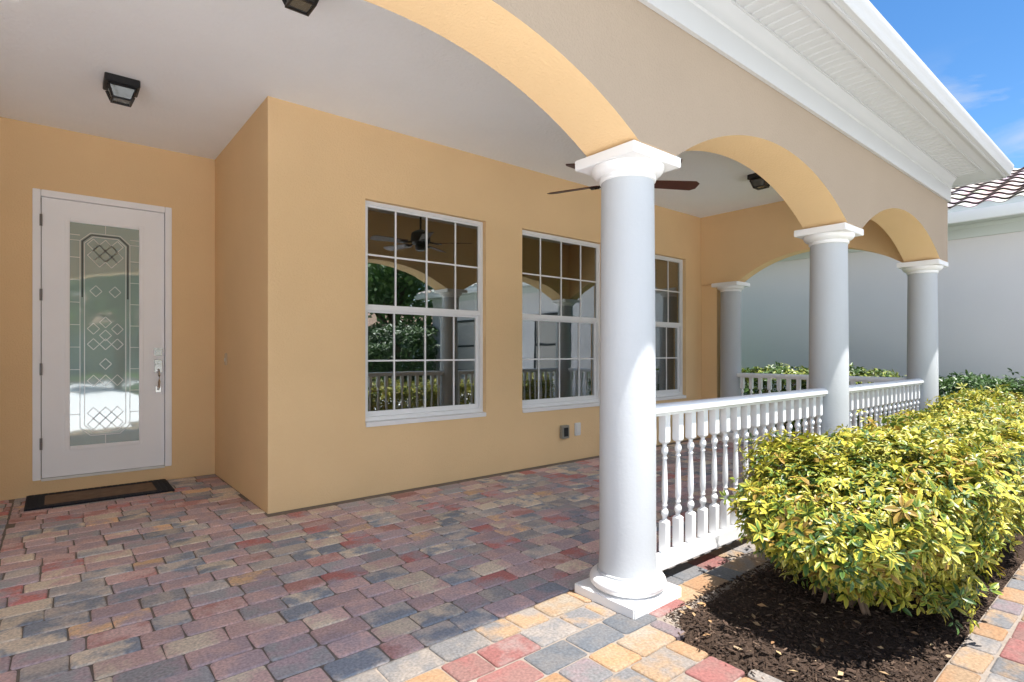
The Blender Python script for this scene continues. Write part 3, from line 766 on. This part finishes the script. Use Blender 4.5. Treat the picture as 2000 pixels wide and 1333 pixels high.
def make_shrub(name, label, loc, group, args, leafmat='leaf', cat='shrub'):
    t = thing(name, label, cat, (0,0,0), group)
    mb, cols, st_ = shrub_meshes(*args)
    mb.build('foliage', M[leafmat], t, colors={'Col': cols}); st_.build('stem', M['stem'], t, smooth=True)
    t.location = loc
    return t
HG = 'yellow green umbrella shrubs in the hedge along the porch'
s1 = make_shrub('umbrella_shrub', 'yellow and green leaved shrub at the near end of the hedge, overhanging the open mulch', (3.08, 1.01, 0), HG, (0.73, 0.465, 0.745, 5600, 0.048, pal_var, 11, 0.10, 2.7, 6, 0.26))
s2 = make_shrub('umbrella_shrub', 'yellow and green hedge shrub, second from the open mulch', (4.30, 1.01, 0), HG, (0.74, 0.47, 0.70, 4200, 0.048, pal_var, 12, 0.10, 3.0, 6))
s3 = make_shrub('umbrella_shrub', 'yellow and green hedge shrub in front of the far railing, third from the open mulch', (5.5, 1.04, 0), HG, (0.70, 0.45, 0.72, 3000, 0.050, pal_var, 13, 0.12, 2.4, 6))
s4 = copy_tree(s2); s4.location = (6.75, 1.04, 0.02); s4.rotation_euler = (0,0,R(180)); s4.scale = (1,1,1.08); s4['label'] = 'yellow and green shrub at the far end of the hedge before the corner column'
EG = 'variegated shrubs along the grey wall beyond the porch end'
e1 = make_shrub('variegated_shrub', 'green and yellow shrub by the grey wall, behind the end railing near the house', (9.2, 4.25, 0), EG, (0.55, 0.62, 0.93, 800, 0.085, pal_var2, 21))
e2 = copy_tree(e1); e2.location = (9.2, 3.15, 0); e2.rotation_euler = (0,0,R(180)); e2['label'] = 'green and yellow shrub by the grey wall, behind the end railing near its corner column'
make_shrub('green_shrub', 'rounded dark green shrub against the grey neighbouring wall beyond the corner column', (9.05, 1.62, 0), None, (0.62, 0.62, 0.88, 1100, 0.07, pal_grn, 31, 0.06, 2.1, 6))

# fallen leaves on the mulch
random.seed(5)
fl = MB(); fc = []
for i in range(34):
    x = random.uniform(2.1, 2.9); y = random.uniform(.62, 1.5)
    if x < bed_edge(y): continue
    n0 = len(fl.v); a = random.uniform(0, 6.28); L = random.uniform(.02,.045); d_ = Vector((math.cos(a), math.sin(a), random.uniform(-.2,.2))); s_ = Vector((-math.sin(a), math.cos(a), random.uniform(-.4,.4)))
    p = Vector((x, y, max(mz(x, y), 0)+0.016))
    fl.add([p-d_*L/2, p+s_*L*.2+Vector((0,0,.004)), p+d_*L/2, p-s_*L*.2], [(0,1,2),(0,2,3)])
    fc += [random.choice([(0.30,0.18,0.09),(0.34,0.24,0.13),(0.18,0.10,0.05),(0.24,0.16,0.09)])]*4
tag(fl.build('fallen_leaves', M['chip'], colors={'Col': fc}), 'dry tan fallen leaves scattered on the dark mulch', 'leaves', kind='stuff')

# ------------------------------------------------------------------ neighbouring house
random.seed(9)
NX = 10.4; NY0, NY1 = -8.0, 16.0
nh = thing('neighbour_house', 'grey stucco house with a pale curved tile roof standing beyond the porch', 'house', (14, 4, 0))
m = MB(); m.box(NX, NY0, -0.05, 20, NY1, 3.1); m.build('wall', M['nwall'], nh)
m = MB(); m.profy([(NX+0.002,2.92),(NX-0.03,2.92),(NX-0.03,3.06),(NX-0.05,3.10),(NX-0.05,3.118),(NX+0.002,3.118)], NY0, NY1); m.build('frieze', M['nfrieze'], nh)
m = MB(); m.box(NX-0.40, NY0-.4, 3.12, NX+0.1, NY1+.4, 3.14); m.build('soffit', M['nfrieze'], nh)
m = MB(); m.profy([(NX-0.401,3.09),(NX-0.47,3.09),(NX-0.49,3.13),(NX-0.51,3.17),(NX-0.52,3.23),(NX-0.50,3.232),(NX-0.401,3.22)], NY0-.4, NY1+.4); m.build('gutter', M['vinyl'], nh, smooth=True)
rt = MB(); rc = []; ec = MB()
slope = math.tan(R(20)); per = 0.32; crs = 0.36
tints = [(0.38,0.32,0.295),(0.40,0.35,0.325),(0.35,0.285,0.26),(0.40,0.375,0.35),(0.33,0.27,0.25)]
for k in range(11):
    xa = NX-0.50+k*crs*math.cos(R(20)); xb = xa+crs*math.cos(R(20))*1.12
    za = 3.270+(xa-(NX-0.5))*slope+0.030; zb = 3.270+(xb-(NX-0.5))*slope-0.004
    y = NY0-.3
    while y < NY1+.3:
        col = tuple(c*random.uniform(.85,1.1) for c in random.choice(tints)); shade_col = (0.20,0.17,0.16)  # tile lips and undersides coloured darker to stand for shadow gaps
        top0 = []; top1 = []; lo = []
        for q in range(11):
            yy = y+per*q/10; s_ = 0.028*math.sin(2*math.pi*q/10)
            top0.append((xa, yy, za+s_)); top1.append((xb, yy, zb+s_)); lo.append((xa+0.004, yy, za+s_-0.009))
        n0 = len(rt.v)
        rt.loft([top0, top1], closed=False, caps=False); rc += [col]*22
        rt.loft([lo, top0], closed=False, caps=False); rc += [shade_col]*22
        rt.loft([lo, [(p_[0]+0.3, p_[1], p_[2]+0.06) for p_ in lo]], closed=False, caps=False); rc += [shade_col]*22
        if k == 0: ec.loft([[(xa+0.008, p_[1], 3.226) for p_ in lo], [(xa+0.008, p_[1], p_[2]+0.004) for p_ in lo]], closed=False, caps=False)
        y += per
ec.build('eave_closure', M['nfrieze'], nh)
rt.build('roof', M['tile'], nh, colors={'Col': rc})
m = MB(); m.box(NX-0.475, NY0-.3, 3.225, NX-0.452, NY1+.3, 3.285); m.build('eave_board', M['nfrieze'], nh)
rb = MB(); xt = NX-0.5+11*crs*math.cos(R(20)); ztp = 3.25+(xt-NX+0.5)*slope
rb.add([(NX-0.45,NY0-.3,3.235),(NX-0.45,NY1+.3,3.235),(xt,NY1+.3,ztp),(xt,NY0-.3,ztp),(20.3,NY0-.3,3.235),(20.3,NY1+.3,3.235)], [(0,1,2,3),(3,2,5,4),(0,3,4),(1,5,2)])
rb.build('roof_deck', M['roofpaint'], nh)
def nwin(y0, y1, z0, z1):
    m = MB(); x0 = NX-0.03
    m.box(x0, y0, z0, NX+0.02, y0+0.07, z1); m.box(x0, y1-0.07, z0, NX+0.02, y1, z1); m.box(x0, y0+.07, z0, NX+0.02, y1-.07, z0+0.07); m.box(x0, y0+.07, z1-0.07, NX+0.02, y1-.07, z1)
    m.box(x0+.002, y0+.07, (z0+z1)/2-.03, NX+0.02, y1-.07, (z0+z1)/2+.03)
    wf = m.build('window', M['framedark'], nh)
    m = MB(); m.box(NX-0.012, y0+.07, z0+.07, NX-0.008, y1-.07, (z0+z1)/2-.03); m.box(NX-0.012, y0+.07, (z0+z1)/2+.03, NX-0.008, y1-.07, z1-.07); m.build('pane', M['curtain'], wf)
nwin(-2.5, -1.1, 0.6, 2.3); nwin(-6.6, -5.2, 0.6, 2.3)

# ------------------------------------------------------------------ across the road (seen in the panes)
def far_house(loc, L, label, rz=0):
    t = thing('street_house', label, 'house', (0,0,0), 'houses across the road')
    m = MB(); m.box(-L/2, -8, -0.05, L/2, 0, 3.0); m.build('wall', M['farwall'], t)
    m = MB(); m.add([(-L/2-.5,.5,3.0),(L/2+.5,.5,3.0),(L/2+.5,-8.5,3.0),(-L/2-.5,-8.5,3.0),(-L/2+3.5,-4,5.2),(L/2-3.5,-4,5.2)], [(0,1,5,4),(1,2,5),(2,3,4,5),(3,0,4),(3,2,1,0)]); m.build('roof', M['farroof'], t)
    m = MB(); m.box(-L/2+1, 0, 0, -L/2+5.5, 0.05, 2.3); m.build('garage_door', M['trim'], t)
    for x in (-L/2+7, L/2-5, L/2-2.6):
        m = MB(); m.box(x, 0, 0.8, x+1.6, 0.06, 2.3); wf = m.build('window', M['trim'], t)
        m = MB(); m.box(x+.1, 0.0605, 0.9, x+.75, 0.07, 2.2); m.box(x+.85, 0.0605, 0.9, x+1.5, 0.07, 2.2); m.build('pane', M['darkglass'], wf)
    t.location = loc; t.rotation_euler = (0,0,rz)
far_house((4, -30, 0), 16, 'tan house with a brown roof straight across the road')
far_house((26, -30, 0), 17, 'tan house with a brown roof across the road, mirrored in the middle window')

def make_tree(label, loc, h, rc_, n, seed, pal=pal_grn):
    random.seed(seed)
    t = thing('street_tree', label, 'tree', (0,0,0), 'trees along the road in front of the house')
    m = MB(); m.tube([(0,0,-.1),(0.05,0,h*.2),(-.04,.05,h*.38),(0,0,h*.6)], [h*.032,h*.026,h*.02,h*.012], 10)
    cl = []
    for k in range(11):
        a = 6.283*k/11*2.4; r = rc_*random.uniform(.35,.8); z = h*random.uniform(.45,.88)
        cl.append((Vector((r*math.cos(a), r*math.sin(a), z)), rc_*random.uniform(.38,.55)))
        m.tube([(0,0,h*random.uniform(.3,.5)), (r*.5*math.cos(a), r*.5*math.sin(a), z*.8), (r*math.cos(a), r*math.sin(a), z)], [h*.013,h*.009,h*.004], 7)
    m.build('trunk', M['bark'], t, smooth=True)
    mb = MB(); cols = []
    for i in range(n):
        c_, r = random.choice(cl)
        v = Vector((random.gauss(0,1), random.gauss(0,1), random.gauss(0,1))).normalized()
        p = c_+v*r*random.uniform(.6,1.05)*Vector((1,1,.75)).length/1.6
        q = Vector((random.gauss(0,1), random.gauss(0,1), random.gauss(.3,1))).normalized(); u = q.cross(v)
        if u.length < .01: continue
        u.normalize(); L = random.uniform(.10,.22)
        w_ = q.cross(u)
        mb.add([p-u*L, p-w_*L*.5, p+u*L, p+w_*L*.5], [(0,1,2,3)])
        c1, c2 = pal(); cols += [c1]*4
    mb.build('crown', M['leaf'], t, colors={'Col': cols})
    t.location = loc
for i, (x, y, h, r, lb) in enumerate([(6.5,-10.5,7.5,2.6,'leafy green tree on the lawn, mirrored in the nearest window'), (11,-12,6.5,2.4,'leafy green tree mirrored behind the porch arch'),
        (-1.0,-25,8,3.0,'broad green tree across the road, mirrored in the door glass'), (15,-25,9,3.2,'tall green tree between the two tan houses'), (1.8,-12.5,6.0,2.0,'small green tree beside the driveway')]):
    make_tree(lb, (x, y, -0.05), h, r, 4200, 60+i)
for i, (x, y, s) in enumerate([(5.0,-5.6,1.0), (6.6,-6.2,1.3), (3.9,-7.5,1.1), (8.3,-7.2,1.7), (9.6,-9.0,1.9)]):
    if i == 0: b0 = make_shrub('garden_bush', 'round green bush on the front lawn, mirrored low in the nearest window', (x, y, 0), 'green bushes on the front lawn', (0.8, 0.8, 1.15, 900, 0.10, pal_grn, 77, 0.05, 2.0, 6), cat='bush'); o = b0
    else:
        o = copy_tree(b0); o['label'] = ['', 'larger round green bush on the front lawn near the neighbouring house', 'round green bush beside the driveway on the front lawn', 'tall green bush on the front lawn before the leafy tree', 'tallest green bush on the front lawn, next to the grey neighbouring house'][i]
    o.location = (x, y, -0.05); o.scale = (s, s, s)

# ------------------------------------------------------------------ light, sky, camera
sv = Vector((0.30, -1.0, 3.6)).normalized()
el = math.asin(sv.z); az = math.atan2(sv.x, sv.y)
sun = bpy.data.lights.new('sun', 'SUN'); sun.energy = 3.8; sun.angle = R(0.5); sun.color = (1.0, 0.965, 0.91)
so = bpy.data.objects.new('sun', sun); COL.objects.link(so); so.rotation_euler = (-sv).to_track_quat('-Z', 'Y').to_euler()
wd = bpy.data.worlds.new('World'); SC.world = wd; wd.use_nodes = True
nt = wd.node_tree; bg = nt.nodes['Background']
sky = nt.nodes.new('ShaderNodeTexSky'); sky.sky_type = 'NISHITA'; sky.sun_disc = False; sky.sun_elevation = el; sky.sun_rotation = az
sky.air_density = 0.9; sky.dust_density = 0.0; sky.ozone_density = 2.2
tc = nt.nodes.new('ShaderNodeTexCoord'); mp = nt.nodes.new('ShaderNodeMapping'); mp.inputs['Scale'].default_value = (1.2, 1.2, 5.5); mp.inputs['Rotation'].default_value = (0.12, 0.1, 0.6)
nz = nt.nodes.new('ShaderNodeTexNoise'); nz.inputs['Scale'].default_value = 2.3; nz.inputs['Detail'].default_value = 7; nz.inputs['Roughness'].default_value = 0.55; nz.inputs['Distortion'].default_value = 0.5
mr = nt.nodes.new('ShaderNodeMapRange'); mr.inputs['From Min'].default_value = 0.44; mr.inputs['From Max'].default_value = 0.66; mr.inputs['To Max'].default_value = 0.8
mx = nt.nodes.new('ShaderNodeMix'); mx.data_type = 'RGBA'; mx.inputs['B'].default_value = (4.2, 4.4, 4.7, 1)
nt.links.new(tc.outputs['Generated'], mp.inputs['Vector']); nt.links.new(mp.outputs['Vector'], nz.inputs['Vector']); nt.links.new(nz.outputs['Fac'], mr.inputs['Value'])
hs = nt.nodes.new('ShaderNodeHueSaturation'); hs.inputs['Saturation'].default_value = 1.24; hs.inputs['Value'].default_value = 1.15
nt.links.new(sky.outputs['Color'], hs.inputs['Color']); nt.links.new(hs.outputs['Color'], mx.inputs['A'])
# unseen cloud bank added over the street side to brighten the porch
def N(t, **k):
    n = nt.nodes.new(t)
    for a_, v_ in k.items(): setattr(n, a_, v_)
    return n
sp = N('ShaderNodeSeparateXYZ'); nt.links.new(tc.outputs['Generated'], sp.inputs[0])
def ramp(src, f0, f1):
    r_ = N('ShaderNodeMapRange', interpolation_type='SMOOTHSTEP'); r_.inputs['From Min'].default_value = f0; r_.inputs['From Max'].default_value = f1
    nt.links.new(src, r_.inputs['Value']); return r_.outputs['Result']
def mul(a_, b_):
    n = N('ShaderNodeMath', operation='MULTIPLY'); nt.links.new(a_, n.inputs[0]); nt.links.new(b_, n.inputs[1]); return n.outputs[0]
n2 = N('ShaderNodeTexNoise'); n2.inputs['Scale'].default_value = 3.4; n2.inputs['Detail'].default_value = 8; n2.inputs['Roughness'].default_value = 0.55
mp2 = N('ShaderNodeMapping'); mp2.inputs['Scale'].default_value = (1, 1, 2.2); nt.links.new(tc.outputs['Generated'], mp2.inputs['Vector']); nt.links.new(mp2.outputs['Vector'], n2.inputs['Vector'])
nt.links.new(mul(mr.outputs['Result'], ramp(sp.outputs['Z'], 0.41, 0.33)), mx.inputs['Factor'])
side = ramp(sp.outputs['Y'], 0.1, -0.35); low = ramp(sp.outputs['Z'], 0.72, 0.45); den = ramp(n2.outputs['Fac'], 0.36, 0.52)
fac = mul(mul(side, low), den)
m3 = N('ShaderNodeMix', data_type='RGBA'); m3.inputs['B'].default_value = (13.5, 14.4, 15.6, 1)
nt.links.new(fac, m3.inputs['Factor']); nt.links.new(mx.outputs['Result'], m3.inputs['A']); nt.links.new(m3.outputs['Result'], bg.inputs['Color'])
bg.inputs['Strength'].default_value = 0.052

cam = bpy.data.cameras.new('camera'); co = bpy.data.objects.new('camera', cam); COL.objects.link(co)
co.location = (0, 0, 1.22); co.rotation_euler = (R(90), 0, -math.atan2(0.6374, 0.7705))
cam.sensor_width = 36; cam.lens = 1079/2000*36; cam.shift_y = 23.5/2000; cam.clip_start = 0.02; cam.clip_end = 600
SC.camera = co
SC.view_settings.view_transform = 'Standard'; SC.view_settings.look = 'None'; SC.view_settings.gamma = 1
SC.view_settings.exposure = 1.88
SC.cycles.max_bounces = 10; SC.cycles.diffuse_bounces = 6; SC.cycles.glossy_bounces = 5; SC.cycles.transparent_max_bounces = 16
SC.cycles.caustics_reflective = False; SC.cycles.caustics_refractive = False
SC.cycles.use_denoising = True
